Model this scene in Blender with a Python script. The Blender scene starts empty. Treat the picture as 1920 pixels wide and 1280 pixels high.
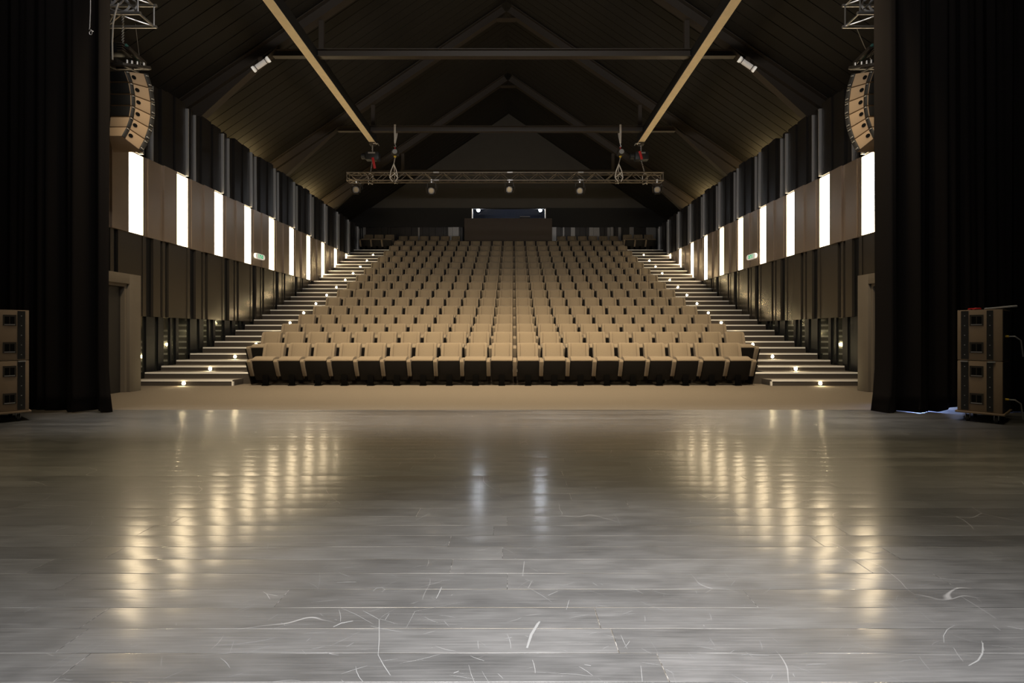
import bpy, bmesh, math, random
from mathutils import Vector, Matrix
R = random.Random(7)
S = bpy.context.scene
COL = S.collection

# ------------------------------------------------------------------ camera, world, lights, exposure
EYE, F = 1.10, 907.0                      # eye height (m), focal length in pixels of the 1920 wide frame
MID = -0.235                              # centre line of the hall
cam_d = bpy.data.cameras.new('camera'); cam = bpy.data.objects.new('camera', cam_d); COL.objects.link(cam)
cam.location = (0, 0, EYE); cam.rotation_euler = (math.pi / 2, 0, 0)
cam_d.sensor_width = 36; cam_d.lens = F / 1920 * 36
cam_d.shift_x = -2 / 1920; cam_d.shift_y = -14 / 1920
cam_d.clip_start = .05; cam_d.clip_end = 200
S.camera = cam
S.view_settings.view_transform = 'Standard'; S.view_settings.look = 'None'
S.view_settings.exposure = 0.0; S.view_settings.gamma = 1; S.view_settings.use_curve_mapping = False
S.cycles.use_denoising = True
S.cycles.max_bounces = 8; S.cycles.sample_clamp_indirect = 6

W = bpy.data.worlds.new('world'); S.world = W; W.use_nodes = True
W.node_tree.nodes['Background'].inputs[0].default_value = (.5, .6, .8, 1)
W.node_tree.nodes['Background'].inputs[1].default_value = .006

def area(name, loc, target, size, power, color, size_y=None, spread=180):
    l = bpy.data.lights.new(name, 'AREA'); l.energy = power; l.color = color; l.size = size
    if size_y: l.shape = 'RECTANGLE'; l.size_y = size_y
    l.spread = math.radians(spread)
    o = bpy.data.objects.new(name, l); COL.objects.link(o); o.location = loc
    d = Vector(target) - Vector(loc)
    o.rotation_euler = d.to_track_quat('-Z', 'Y').to_euler() if abs(d.x) + abs(d.y) > 1e-4 else (0, 0, 0)
    return o
WARM = (1, .79, .52)
for dx in (-4.2, 0, 4.2):                 # warm house floods on the lighting bar over the stage edge
    area('house_flood', (MID + dx, 6.2, 7.6), (MID + dx * .8, 11.0, .4), .7, 182, WARM, None, 85)
COOL = (.99, .98, 1)
area('stage_work_light', (.25, 1.0, 6.2), (.25, 1.0, 0), .9, 80, COOL, .5, 46)
area('stage_work_light_front', (MID, 1.2, 6.2), (MID, 1.2, 0), 13, 80, (.93, .95, 1), .3, 50)
area('added_stage_fill', (MID, 4.2, 6.8), (MID, 4.2, 0), 12, 85, (1, .82, .50), .5, 60)  # added warm fill brightening the mid-stage boards, source unseen
area('stage_work_light_edge', (MID, 6.3, 6.6), (MID, 6.3, 0), 11, 38, COOL, .3, 24)
area('added_front_fill', (MID, 2.0, 8.0), (MID, 12, 6.0), 5, 230, (1, .97, .95), .6, 120)  # added fill from the stage side, put in to brighten the wall folds
for s_ in (-1, 1):                        # small uplights in the gap behind the top of the side cladding
    for d_, w_ in ((16.35, 9.0), (21.15, 15.0), (14.3, 3.5)):
        l_ = area('eave_uplight', (MID + s_ * 8.40, d_, 6.70), (MID + s_ * 8.10, d_, 8.0), 1.3, w_, (1, .72, .32), .08)
        l_.rotation_euler = (math.pi, 0, math.pi / 2)
area('wing_light', (6.28, 7.4, .45), (6.28, 6.9, 0), .35, 15, (.35, .5, 1))

# ------------------------------------------------------------------ helpers
def P(px, py, d):
    return Vector(((px - 962) * d / F, d, EYE - (py - 626) * d / F))

class MB:
    def __init__(self): self.v = []; self.f = []; self.mi = []
    def add(self, vs, fs, m=0):
        n = len(self.v); self.v += [Vector(p) for p in vs]
        self.f += [tuple(i + n for i in f) for f in fs]; self.mi += [m] * len(fs); return self
    def box(self, x0, x1, y0, y1, z0, z1, m=0):
        x0, x1 = sorted((x0, x1)); y0, y1 = sorted((y0, y1)); z0, z1 = sorted((z0, z1))
        return self.add([(x0,y0,z0),(x1,y0,z0),(x1,y1,z0),(x0,y1,z0),(x0,y0,z1),(x1,y0,z1),(x1,y1,z1),(x0,y1,z1)],
                        [(0,3,2,1),(4,5,6,7),(0,1,5,4),(1,2,6,5),(2,3,7,6),(3,0,4,7)], m)
    def hexa(self, p, m=0):               # p: bottom 4 then top 4
        return self.add(p, [(0,3,2,1),(4,5,6,7),(0,1,5,4),(1,2,6,5),(2,3,7,6),(3,0,4,7)], m)
    def prism(self, prof, x0, x1, m=0, put=lambda x, a, b: (x, a, b)):   # profile (a,b) swept from x0 to x1
        n = len(prof)
        vs = [put(x0, a, b) for a, b in prof] + [put(x1, a, b) for a, b in prof]
        fs = [tuple(range(n)), tuple(range(2 * n - 1, n - 1, -1))]
        fs += [(i, i + n, (i + 1) % n + n, (i + 1) % n) for i in range(n)]
        return self.add(vs, fs, m)
    def tube(self, pts, r, n=8, m=0):
        pts = [Vector(p) for p in pts]; rings = []; prev = None
        for i, p in enumerate(pts):
            t = (pts[min(i + 1, len(pts) - 1)] - pts[max(i - 1, 0)]).normalized()
            a = prev - t * prev.dot(t) if prev is not None else t.orthogonal()
            if a.length < 1e-5: a = t.orthogonal()
            a.normalize(); prev = a; b = t.cross(a)
            rr = r[i] if isinstance(r, (list, tuple)) else r
            rings.append([p + (a * math.cos(2*math.pi*k/n) + b * math.sin(2*math.pi*k/n)) * rr for k in range(n)])
        vs = [q for ring in rings for q in ring]; fs = []
        for i in range(len(pts) - 1):
            for k in range(n):
                fs.append((i*n+k, i*n+(k+1) % n, (i+1)*n+(k+1) % n, (i+1)*n+k))
        fs += [tuple(range(n - 1, -1, -1)), tuple((len(pts)-1)*n + k for k in range(n))]
        return self.add(vs, fs, m)
    def bar(self, p0, p1, w, h, m=0, up=(0, 0, 1)):
        p0, p1, up = Vector(p0), Vector(p1), Vector(up)
        t = (p1 - p0).normalized(); s = t.cross(up).normalized() * (w / 2); u = s.cross(t).normalized() * (h / 2)
        return self.hexa([p0-s-u, p0+s-u, p1+s-u, p1-s-u, p0-s+u, p0+s+u, p1+s+u, p1-s+u], m)
    def ibeam(self, p0, p1, h, w, up, m=0, tf=.018, tw=.012):
        p0, p1, up = Vector(p0), Vector(p1), Vector(up).normalized()
        for k in (-1, 1):
            o = up * (k * (h - tf) / 2); self.bar(p0 + o, p1 + o, w, tf, m, up)
        return self.bar(p0, p1, tw, h - 2 * tf - .002, m, up)
    def build(self, name, mat, parent=None, smooth=False, bevel=0, seg=2, world=True):
        off = Vector(parent.location) if (parent is not None and world) else Vector((0, 0, 0))
        me = bpy.data.meshes.new(name)
        me.from_pydata([tuple(p - off) for p in self.v], [], self.f)
        for x in (mat if isinstance(mat, (list, tuple)) else [mat]): me.materials.append(x)
        for p, k in zip(me.polygons, self.mi): p.material_index = k
        bm = bmesh.new(); bm.from_mesh(me)
        bmesh.ops.recalc_face_normals(bm, faces=bm.faces)
        if bevel:
            es = [e for e in bm.edges if len(e.link_faces) == 2 and e.calc_face_angle(0) > .5]
            bmesh.ops.bevel(bm, geom=es, offset=bevel, segments=seg, affect='EDGES', profile=.5, clamp_overlap=True)
        if smooth or bevel:
            for f in bm.faces: f.smooth = True
            for e in bm.edges:
                if len(e.link_faces) == 2: e.smooth = e.calc_face_angle(0) < (.9 if smooth else .7)
        bm.to_mesh(me); bm.free()
        o = bpy.data.objects.new(name, me); COL.objects.link(o)
        if parent is not None: o.parent = parent
        return o

def tag(o, label, cat, group=None):
    o['label'] = label; o['category'] = cat
    if group: o['group'] = group
    return o
def thing(name, label, cat, loc=(0, 0, 0), rz=0, group=None):
    o = bpy.data.objects.new(name, None); COL.objects.link(o)
    o.empty_display_size = .1; o.location = loc; o.rotation_euler = (0, 0, rz)
    return tag(o, label, cat, group)
def struct(o, label=None):
    o['kind'] = 'structure'
    if label: o['label'] = label
    return o
def copy_tree(o, parent=None):
    c = o.copy(); COL.objects.link(c)
    if parent is not None: c.parent = parent
    for ch in o.children: copy_tree(ch, c)
    return c
ORD = ['', 'first', 'second', 'third', 'fourth', 'fifth', 'sixth', 'seventh', 'eighth', 'ninth', 'tenth', 'eleventh', 'twelfth',
       'thirteenth', 'fourteenth', 'fifteenth', 'sixteenth']
SIDE = {-1: 'left', 1: 'right'}
def U(s, u): return MID + s * u

# ------------------------------------------------------------------ materials
def mat(name, col, rough=.6, metal=0., noise=0., nscale=40., bump=0., emit=None, strength=0., spec=.5, sheen=0.):
    m = bpy.data.materials.new(name); m.use_nodes = True
    nt = m.node_tree; b = nt.nodes['Principled BSDF']
    b.inputs['Base Color'].default_value = (*col, 1); b.inputs['Roughness'].default_value = rough
    b.inputs['Metallic'].default_value = metal; b.inputs['Specular IOR Level'].default_value = spec
    if sheen: b.inputs['Sheen Weight'].default_value = sheen
    if emit:
        b.inputs['Emission Color'].default_value = (*emit, 1); b.inputs['Emission Strength'].default_value = strength
    if noise or bump:
        tc = nt.nodes.new('ShaderNodeTexCoord'); n = nt.nodes.new('ShaderNodeTexNoise')
        n.inputs['Scale'].default_value = nscale; n.inputs['Detail'].default_value = 4
        nt.links.new(tc.outputs['Object'], n.inputs['Vector'])
        if noise:
            r = nt.nodes.new('ShaderNodeMapRange'); r.inputs['To Min'].default_value = 1 - noise; r.inputs['To Max'].default_value = 1 + noise
            nt.links.new(n.outputs['Fac'], r.inputs['Value'])
            mx = nt.nodes.new('ShaderNodeMix'); mx.data_type = 'RGBA'; mx.blend_type = 'MULTIPLY'; mx.inputs['Factor'].default_value = 1
            mx.inputs['A'].default_value = (*col, 1); nt.links.new(r.outputs['Result'], mx.inputs['B'])
            nt.links.new(mx.outputs['Result'], b.inputs['Base Color'])
        if bump:
            bp = nt.nodes.new('ShaderNodeBump'); bp.inputs['Strength'].default_value = 1; bp.inputs['Distance'].default_value = bump
            nt.links.new(n.outputs['Fac'], bp.inputs['Height']); nt.links.new(bp.outputs['Normal'], b.inputs['Normal'])
    return m
M = {
    'seat': mat('beige_wool', (.20, .158, .106), .95, noise=.18, nscale=120, bump=.0015, sheen=.1),
    'shell': mat('dark_brown_shell', (.0045, .0036, .003), .6, spec=.25),
    'post': mat('black_steel', (.002, .0018, .0016), .9, spec=.04),
    'carpet': mat('beige_carpet', (.15, .124, .092), .97, noise=.22, nscale=55, bump=.003),
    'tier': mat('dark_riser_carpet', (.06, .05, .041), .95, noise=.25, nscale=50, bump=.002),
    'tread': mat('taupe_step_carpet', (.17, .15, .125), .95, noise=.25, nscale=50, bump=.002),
    'nosing': mat('pale_step_edge', (.88, .86, .80), .5),
    'clad_low': mat('smoked_mirror_panel', (.24, .25, .215), .08, metal=.9),
    'clad_fin': mat('black_fin', (.006, .0065, .008), .45, spec=.3),
    'clad_mid': mat('bronze_satin_panel', (.10, .086, .068), .27, metal=.55),
    'clad_light': mat('bronze_flat_panel', (.30, .235, .18), .3, metal=.3, noise=.12, nscale=2),
    'clad_top': mat('slate_metal_panel', (.019, .016, .0135), .38, metal=.3),
    'clad_fold': mat('zinc_fold', (.50, .49, .48), .36, metal=.55),  # slate panel tone lightened, stage light painted into the fold colour
    'void': mat('black_void', (.004, .004, .004), .9, spec=.1),
    'glow': mat('lit_diffuser', (.8, .75, .65), .6, emit=(1, .79, .50), strength=12.0),
    'lamp_rim': mat('pale_lamp_frame', (.55, .5, .42), .4),
    'ceiling': mat('dark_ceiling_board', (.011, .0086, .0055), .7, noise=.15, nscale=6),
    'steel': mat('brown_painted_steel', (.044, .034, .025), .5),
    'rail': mat('pale_timber_rail', (.86, .71, .47), .7, noise=.12, nscale=6),
    'web': mat('dark_beam_web', (.010, .009, .008), .6),
    'gable': mat('grey_gable_panel', (.055, .050, .042), .85, noise=.1, nscale=2),
    'bulk': mat('black_bulkhead', (.008, .0075, .007), .85),
    'booth': mat('brown_booth_panel', (.045, .034, .027), .75, noise=.1, nscale=3),
    'zinc': mat('zinc_strip', (.24, .23, .22), .35, metal=.5),
    'velvet': mat('black_velvet', (.009, .0072, .0064), .9, spec=.12),
    'portal': mat('taupe_portal', (.13, .11, .085), .8, noise=.06, nscale=4),
    'door': mat('dark_door', (.02, .018, .016), .55),
    'brown': mat('brown_cabinet_paint', (.21, .15, .095), .6, noise=.12, nscale=150, bump=.0004),
    'array_brown': mat('brown_column_paint', (.33, .24, .155), .6, noise=.1, nscale=150),
    'black': mat('black_paint', (.010, .010, .010), .5),
    'alu': mat('aluminium', (.55, .54, .52), .35, metal=.85),
    'darkalu': mat('dark_truss', (.20, .17, .13), .4, metal=.6),
    'red': mat('red_strap', (.42, .01, .01), .6),
    'white': mat('white_sling', (.6, .56, .5), .7),
    'teal': mat('teal_strap', (.05, .16, .14), .7),
    'fixture': mat('charcoal_fixture', (.045, .038, .03), .4, metal=.3),
    'lens': mat('fresnel_lens', (.40, .30, .17), .15, metal=.7),
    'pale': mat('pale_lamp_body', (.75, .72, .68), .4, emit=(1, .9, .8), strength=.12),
    'green': mat('exit_green', (.02, .3, .12), .5, emit=(.05, .8, .35), strength=.5),
    'exitwhite': mat('exit_white', (.8, .8, .8), .4, emit=(1, .93, .8), strength=.35),
    'step_lamp': mat('step_lamp_lens', (1, .9, .7), .3, emit=(1, .80, .45), strength=190),
    'booth_lamp': mat('booth_lamp_lens', (1, 1, 1), .3, emit=(.92, .96, 1), strength=220),
    'navy': mat('booth_room_wall', (.035, .04, .06), .8),
    'yellow': mat('yellow_plug', (.6, .42, .03), .5),
    'grey': mat('grey_cable', (.35, .35, .36), .5),
    'rubber': mat('rubber', (.02, .02, .02), .7),
    'glass': mat('booth_glass', (.6, .65, .75), .05),
}
nt_ = M['glass'].node_tree; g1 = nt_.nodes.new('ShaderNodeBsdfTransparent'); g2 = nt_.nodes.new('ShaderNodeBsdfGlossy'); gm = nt_.nodes.new('ShaderNodeMixShader')
g1.inputs['Color'].default_value = (.92, .94, .97, 1); g2.inputs['Roughness'].default_value = .03; gm.inputs['Fac'].default_value = .06
nt_.links.new(g1.outputs[0], gm.inputs[1]); nt_.links.new(g2.outputs[0], gm.inputs[2]); nt_.links.new(gm.outputs[0], nt_.nodes['Material Output'].inputs['Surface'])

def planks():
    m = bpy.data.materials.new('worn_black_planks'); m.use_nodes = True; nt = m.node_tree; b = nt.nodes['Principled BSDF']
    N = lambda t: nt.nodes.new('ShaderNode' + t); L = nt.links.new
    def math_(op, a, c=None, d=None):
        n = N('Math'); n.operation = op
        for i, x in enumerate((a, c, d)):
            if x is None: continue
            if isinstance(x, (int, float)): n.inputs[i].default_value = x
            else: L(x, n.inputs[i])
        return n.outputs[0]
    def rng(x, a, c, lo=0., hi=1.):
        n = N('MapRange'); L(x, n.inputs['Value'])
        for k, q in (('From Min', a), ('From Max', c), ('To Min', lo), ('To Max', hi)): n.inputs[k].default_value = q
        return n.outputs[0]
    def noise(vec, scale, detail=4, dist=0.):
        n = N('TexNoise'); L(vec, n.inputs['Vector']); n.inputs['Scale'].default_value = scale; n.inputs['Detail'].default_value = detail
        n.inputs['Distortion'].default_value = dist; return n.outputs['Fac']
    def stretch(v, sx, sy):
        n = N('Mapping'); n.inputs['Scale'].default_value = (sx, sy, 1); L(v, n.inputs['Vector']); return n.outputs[0]
    tc = N('TexCoord').outputs['Object']; sp = N('SeparateXYZ'); L(tc, sp.inputs[0]); x, y = sp.outputs[0], sp.outputs[1]
    wdt, lng = .139, 1.95
    ry = math_('DIVIDE', y, wdt); row = math_('FLOOR', ry); fy = math_('FRACT', ry)
    wn = N('TexWhiteNoise'); wn.noise_dimensions = '1D'; L(row, wn.inputs['W'])
    rx = math_('ADD', math_('DIVIDE', x, lng), math_('MULTIPLY', wn.outputs['Value'], 7.3)); cx = math_('FLOOR', rx); fx = math_('FRACT', rx)
    cmb = N('CombineXYZ'); L(row, cmb.inputs[0]); L(cx, cmb.inputs[1])
    w2 = N('TexWhiteNoise'); w2.noise_dimensions = '2D'; L(cmb.outputs[0], w2.inputs['Vector']); pid = w2.outputs['Value']
    dy = math_('MULTIPLY', math_('MINIMUM', fy, math_('SUBTRACT', 1, fy)), wdt)
    dx = math_('MULTIPLY', math_('MINIMUM', fx, math_('SUBTRACT', 1, fx)), lng)
    dseam = math_('MINIMUM', dy, dx)
    seam = rng(dseam, .0009, .0017, 1, 0)
    broken = rng(noise(stretch(tc, 1.2, 30), 1.6, 3), .42, .6)
    haze_big = rng(noise(tc, .45, 2), .25, .75)
    haze_fine = rng(noise(stretch(tc, 1, 3.0), 4, 7, .3), .15, .85)
    grain = noise(stretch(tc, 2.0, 60), 2.2, 5)
    haze = math_('MULTIPLY', haze_big, haze_fine)
    # scratches: thin cell borders, kept only in patches
    v = N('TexVoronoi'); v.feature = 'DISTANCE_TO_EDGE'; v.inputs['Scale'].default_value = 2.6
    dn = N('TexNoise'); dn.inputs['Scale'].default_value = 1.7; L(tc, dn.inputs['Vector'])
    mxv = N('Mix'); mxv.data_type = 'VECTOR'; mxv.inputs['Factor'].default_value = .35; L(tc, mxv.inputs['A']); L(dn.outputs['Color'], mxv.inputs['B'])
    L(mxv.outputs['Result'], v.inputs['Vector'])
    sc1 = math_('MULTIPLY', rng(v.outputs['Distance'], .0012, .004, 1, 0), rng(noise(tc, 1.9, 2), .57, .64))
    v2 = N('TexVoronoi'); v2.feature = 'DISTANCE_TO_EDGE'; v2.inputs['Scale'].default_value = 7; L(stretch(tc, .7, 1.3), v2.inputs['Vector'])
    sc2 = math_('MULTIPLY', rng(v2.outputs['Distance'], .003, .009, 1, 0), rng(noise(tc, 4.1, 1), .72, .76))
    specks = rng(noise(tc, 55, 2), .76, .80)
    scratch = math_('MAXIMUM', math_('MAXIMUM', sc1, sc2), math_('MULTIPLY', specks, haze_big))
    val = math_('ADD', math_('ADD', .056, math_('MULTIPLY', pid, .030)), math_('MULTIPLY', haze, .15))
    val = math_('MULTIPLY', val, rng(grain, .25, .75, .72, 1.28))
    val = math_('ADD', val, math_('MULTIPLY', math_('MULTIPLY', seam, broken), .22))
    val = math_('ADD', val, math_('MULTIPLY', scratch, .20))
    dark = math_('MULTIPLY', seam, math_('SUBTRACT', 1, broken))
    val = math_('MULTIPLY', val, math_('SUBTRACT', 1, math_('MULTIPLY', dark, .8)))
    cc = N('CombineColor'); L(val, cc.inputs[0]); L(math_('MULTIPLY', val, .985), cc.inputs[1]); L(math_('MULTIPLY', val, .96), cc.inputs[2])
    L(cc.outputs[0], b.inputs['Base Color'])
    rg = math_('ADD', math_('ADD', .33, math_('MULTIPLY', haze, .10)), math_('MULTIPLY', pid, .06))
    L(rg, b.inputs['Roughness']); b.inputs['Specular IOR Level'].default_value = 1.0; b.inputs['Coat Weight'].default_value = .75; b.inputs['Coat Roughness'].default_value = .15; b.inputs['Coat IOR'].default_value = 1.6
    # each board lies a hair tilted and cupped
    tilt = math_('MULTIPLY', fy, math_('MULTIPLY', math_('SUBTRACT', pid, .5), .0028))
    cup = math_('MULTIPLY', math_('POWER', math_('ABSOLUTE', math_('SUBTRACT', fy, .5)), 2), -.0017)
    wave = math_('MULTIPLY', noise(stretch(tc, .8, 5), 1.5, 2), .0010)
    fine = math_('MULTIPLY', grain, .00018)
    h = math_('ADD', math_('ADD', tilt, cup), math_('ADD', wave, fine))
    h = math_('SUBTRACT', h, math_('MULTIPLY', rng(dseam, 0, .0022, 1, 0), .0008))
    bp = N('Bump'); bp.inputs['Strength'].default_value = 1; bp.inputs['Distance'].default_value = 1
    L(h, bp.inputs['Height']); L(bp.outputs['Normal'], b.inputs['Normal']); L(bp.outputs['Normal'], b.inputs['Coat Normal'])
    return m
M['planks'] = planks()
M['scuff'] = mat('pale_scuff', (.21, .21, .205), .7)

# ------------------------------------------------------------------ levels of the raked tiers and stairs
ROWS = 16
PZ = [0, 0, .25, .468, .75, 1.047, 1.376, 1.723, 2.094, 2.472, 2.863, 3.26, 3.66, 4.09, 4.51, 4.946, 5.40]   # floor level per row, row 1 first
PITCH, BACK1 = .56, 10.74
def row_y(k): return BACK1 + (k - 1) * 1.0        # depth of the seat backs of row k
NOSE = [(10.3, .12)]
for k in range(2, 17):
    NOSE.append((10.7 + (k - 2), PZ[k]))
    if k < 16: NOSE.append((11.2 + (k - 2), (PZ[k] + PZ[k + 1]) / 2))
def stair_z(y):
    z = 0.
    for a, b in NOSE:
        if y >= a: z = b
    return z
BACKWALL = 26.1
WALL = 7.95

# ------------------------------------------------------------------ floors
fl = MB().box(-13, 13, -4, 7.03, -.15, 0).build('floor', M['planks'])
struct(fl, 'worn black plank stage floor')
struct(MB().box(-9.3, 8.8, 7.034, 10.82, -.15, -.002).build('floor_carpet', M['carpet']), 'beige carpeted floor between stage and seats')

# scuff marks seen on the boards: thin worn streaks at their own places on the floor
def floor_pt(px, py):
    d = EYE * F / (py - 626); return Vector(((px - 962) * d / F, d, 0))
def scuff(mb, pts, w):
    pts = [floor_pt(*p) for p in pts]; n = len(pts); L_, R_ = [], []
    for i, p in enumerate(pts):
        t = (pts[min(i+1, n-1)] - pts[max(i-1, 0)]).normalized(); q = Vector((-t.y, t.x, 0)) * (.6 * w * (.35 + .65 * math.sin(math.pi * (i + .5) / n)) / 2)
        z = Vector((0, 0, .0006)); L_.append(p + q + z); R_.append(p - q + z)
    mb.add(L_ + R_, [(i, i+1, n+i+1, n+i) for i in range(n-1)])
sm = MB()
for pts, w in [
    ([(681,1145),(700,1155),(712,1162)], .004), ([(636,1138),(668,1152),(700,1170)], .003), ([(711,1162),(711,1200),(709,1228)], .005), ([(709,1228),(720,1248),(732,1266)], .005),
    ([(730,1150),(722,1162)], .004), ([(712,1160),(745,1170)], .003), ([(760,1180),(778,1146),(818,1138),(870,1128)], .0025), ([(625,1175),(640,1168),(662,1164)], .012), ([(632,1092),(650,1091),(668,1091)], .006),
    ([(818,1122),(824,1110),(828,1100)], .007), ([(785,1102),(820,1092),(850,1084)], .003), ([(172,976),(172,982),(160,996),(130,1010)], .004), ([(20,999),(48,997),(80,997)], .004), ([(82,993),(112,993),(136,986)], .003),
    ([(45,1148),(62,1140),(78,1135)], .008), ([(445,1180),(480,1176),(510,1173)], .002), ([(300,1230),(380,1228),(470,1221),(570,1222),(640,1224)], .0025), ([(100,1278),(123,1271)], .005),
    ([(700,1108),(706,1102),(716,1101),(722,1105),(716,1110)], .005), ([(988,1215),(996,1190),(1008,1170),(1012,1165)], .018), ([(980,1080),(983,1052)], .006), ([(990,1103),(998,1088)], .005), ([(1028,1116),(1046,1108)], .006),
    ([(1062,1143),(1067,1125)], .004), ([(1390,1228),(1402,1226),(1420,1228),(1442,1229)], .004), ([(1398,1222),(1412,1232)], .003), ([(1770,1205),(1769,1192),(1776,1180),(1790,1172)], .004), ([(1788,1214),(1795,1226),(1806,1240)], .003),
    ([(1843,1205),(1842,1225),(1834,1238),(1816,1248)], .008), ([(1785,1190),(1820,1202),(1842,1204)], .002), ([(1800,1117),(1825,1132),(1850,1148),(1868,1160)], .005), ([(1862,1172),(1876,1182)], .006), ([(1888,1174),(1918,1180)], .008),
    ([(1855,1050),(1880,1047),(1900,1052),(1885,1042)], .004), ([(1715,1082),(1760,1084),(1810,1088)], .005), ([(1723,1098),(1742,1095)], .003), ([(1620,1032),(1640,1038),(1655,1034)], .006), ([(1358,1010),(1375,1011),(1395,1015)], .006),
    ([(985,1085),(1000,1092)], .004), ([(1860,1210),(1900,1214)], .003), ([(1096,1246),(1108,1248)], .006), ([(900,893),(898,940)], .006), ([(700,957),(715,951)], .005), ([(780,975),(800,965),(806,962)], .008),
    ([(1140,858),(1150,852)], .008), ([(1150,962),(1158,972),(1164,985)], .004), ([(850,1262),(860,1258)], .006), ([(560,1062),(580,1050),(610,1042)], .002), ([(1000,1260),(1080,1264),(1110,1268)], .003)]:
    scuff(sm, pts, w)
rs = random.Random(21)
for i in range(300):                      # fine scratches, thickest where people walk in the middle
    px = rs.gauss(960, 480); py = 850 + 430 * rs.random() ** .7
    p0 = floor_pt(px, py); a = rs.gauss(0, .9); L_ = rs.uniform(.01, .09) * (2.2 if rs.random() < .12 else 1)
    if not -3.2 < p0.x < 3.2 or p0.y < 1.4: continue
    b_ = rs.uniform(-.25, .25); wd_ = rs.uniform(.0006, .0019); n = 4; A_, B_ = [], []
    for j in range(n):
        t_ = j / (n - 1); ang = a + b_ * t_; c = p0 + Vector((math.cos(ang), math.sin(ang), 0)) * (L_ * t_) + Vector((0, 0, .0004))
        q = Vector((-math.sin(ang), math.cos(ang), 0)) * (wd_ * (.3 + math.sin(math.pi * (j + .4) / n)) / 2); A_.append(c + q); B_.append(c - q)
    sm.add(A_ + B_, [(j, j+1, n+j+1, n+j) for j in range(n-1)])
sf = sm.build('scuff_marks', M['scuff'], fl); sf['kind'] = 'stuff'; sf['label'] = 'pale scuffs and scratches on the boards'

# ------------------------------------------------------------------ seating tiers and stairs
tb = MB()
for k in range(2, ROWS + 1):
    y0 = row_y(k - 1) + .085; y1 = row_y(k) + .085 if k < ROWS else BACKWALL
    tb.box(U(1, -5.89), U(1, 5.89), y0, y1, -.05, PZ[k])
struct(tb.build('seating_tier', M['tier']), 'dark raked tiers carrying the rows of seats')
for s in (-1, 1):
    st = MB()
    for i, (y, z) in enumerate(NOSE):
        y1 = NOSE[i + 1][0] if i + 1 < len(NOSE) else BACKWALL
        ui = 5.73 if i == 0 else (5.48 if i == 1 else 5.895)
        xa, xb = U(s, ui), U(s, WALL - .03)
        st.box(xa, xb, y, y1, -.05, z)
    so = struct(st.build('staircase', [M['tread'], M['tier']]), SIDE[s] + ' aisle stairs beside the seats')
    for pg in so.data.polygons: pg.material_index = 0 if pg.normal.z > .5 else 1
    for i, (y, z) in enumerate(NOSE):
        ui = 5.73 if i == 0 else (5.48 if i == 1 else 5.895)
        nb = MB(); nb.box(U(s, ui + .01), U(s, WALL - .05), y - .012, y + .05, z - .03, z + .006)
        if i == 0: nb.box(U(s, ui - .008), U(s, ui + .02), y - .012, y + .03, 0, z - .03)
        if i == 1: nb.box(U(s, ui - .008), U(s, ui + .03), y - .012, y + .03, .1, z - .03)
        nb.build('nosing', M['nosing'], so)
    gname = 'step lights on the ' + SIDE[s] + ' stairs'
    for j, i in enumerate(range(0, 29, 2)):
        y, z = NOSE[i]; zl = NOSE[i - 1][1] if i else 0
        c = Vector((U(s, 6.77), y, (z + zl) / 2 - .008))
        t = thing('step_light', 'round step light glowing on the %s stairs, %s up from the floor' % (SIDE[s], ORD[j + 1]), 'step light', c, group=gname)
        MB().tube([c + Vector((0, -.013, 0)), c + Vector((0, -.0005, 0))], .042, 16).build('bezel', M['alu'], t, smooth=True)
        MB().tube([c + Vector((0, -.018, 0)), c + Vector((0, -.0135, 0))], .034, 16).build('lens', M['step_lamp'], t, smooth=True)

# ------------------------------------------------------------------ theatre seats
def backrest_mb():
    mb = MB(); n = 15
    xs = [-.230, -.226, -.205, -.178, -.165, -.155, -.14, 0, .14, .155, .165, .178, .205, .226, .230]
    fw = [.020, .038, .048, .046, .034, .010, .020, .026, .020, .010, .034, .046, .048, .038, .020]
    ss = [0, .04, .3, .6, .85, .94, .98, 1.0]
    kk = [.4, 1, 1, 1, .95, .75, .45, 0]
    z0, z1, ya, yb = .40, .905, -.125, .005
    vs = []
    for s_, k_ in zip(ss, kk):
        z = z0 + (z1 - z0) * s_; y = ya + (yb - ya) * s_
        drop = lambda x: .014 * max(0, (abs(x) - .19) / .04) ** 2 * (s_ > .9)
        for x, q in zip(xs, fw): vs.append((x, y - q * k_ - .012, z - drop(x)))
    nf = len(vs)
    for s_, k_ in zip(ss, kk):
        z = z0 + (z1 - z0) * s_; y = ya + (yb - ya) * s_ + .012 + .05 * min(1, k_)
        for x in xs: vs.append((x, y, z - .014 * max(0, (abs(x) - .19) / .04) ** 2 * (s_ > .9)))
    m = len(ss); fs = []
    for a in range(m - 1):
        for i in range(n - 1):
            fs.append((a*n+i, a*n+i+1, (a+1)*n+i+1, (a+1)*n+i)); fs.append((nf+a*n+i, nf+(a+1)*n+i, nf+(a+1)*n+i+1, nf+a*n+i+1))
        fs.append((a*n, (a+1)*n, nf+(a+1)*n, nf+a*n)); fs.append((a*n+n-1, nf+a*n+n-1, nf+(a+1)*n+n-1, (a+1)*n+n-1))
    for i in range(n - 1):
        fs.append((i, nf+i, nf+i+1, i+1)); fs.append(((m-1)*n+i, (m-1)*n+i+1, nf+(m-1)*n+i+1, nf+(m-1)*n+i))
    return mb.add(vs, fs)
ARM = [(-.585, .515), (-.565, .56), (-.10, .585), (-.06, .54), (-.06, .42), (-.36, .20), (-.44, .20)]
SHELL = [(-.552, .525), (-.385, .115), (-.335, .115), (-.50, .525)]
CUSH = [(-.556, .53), (-.553, .562), (-.52, .592), (-.42, .622), (-.31, .622), (-.27, .59), (-.24, .30), (-.28, .15), (-.33, .125), (-.498, .528)]
seat_root = thing('theatre_seat', '', 'seat', (0, 0, 0))
SEATPARTS = {}
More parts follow.
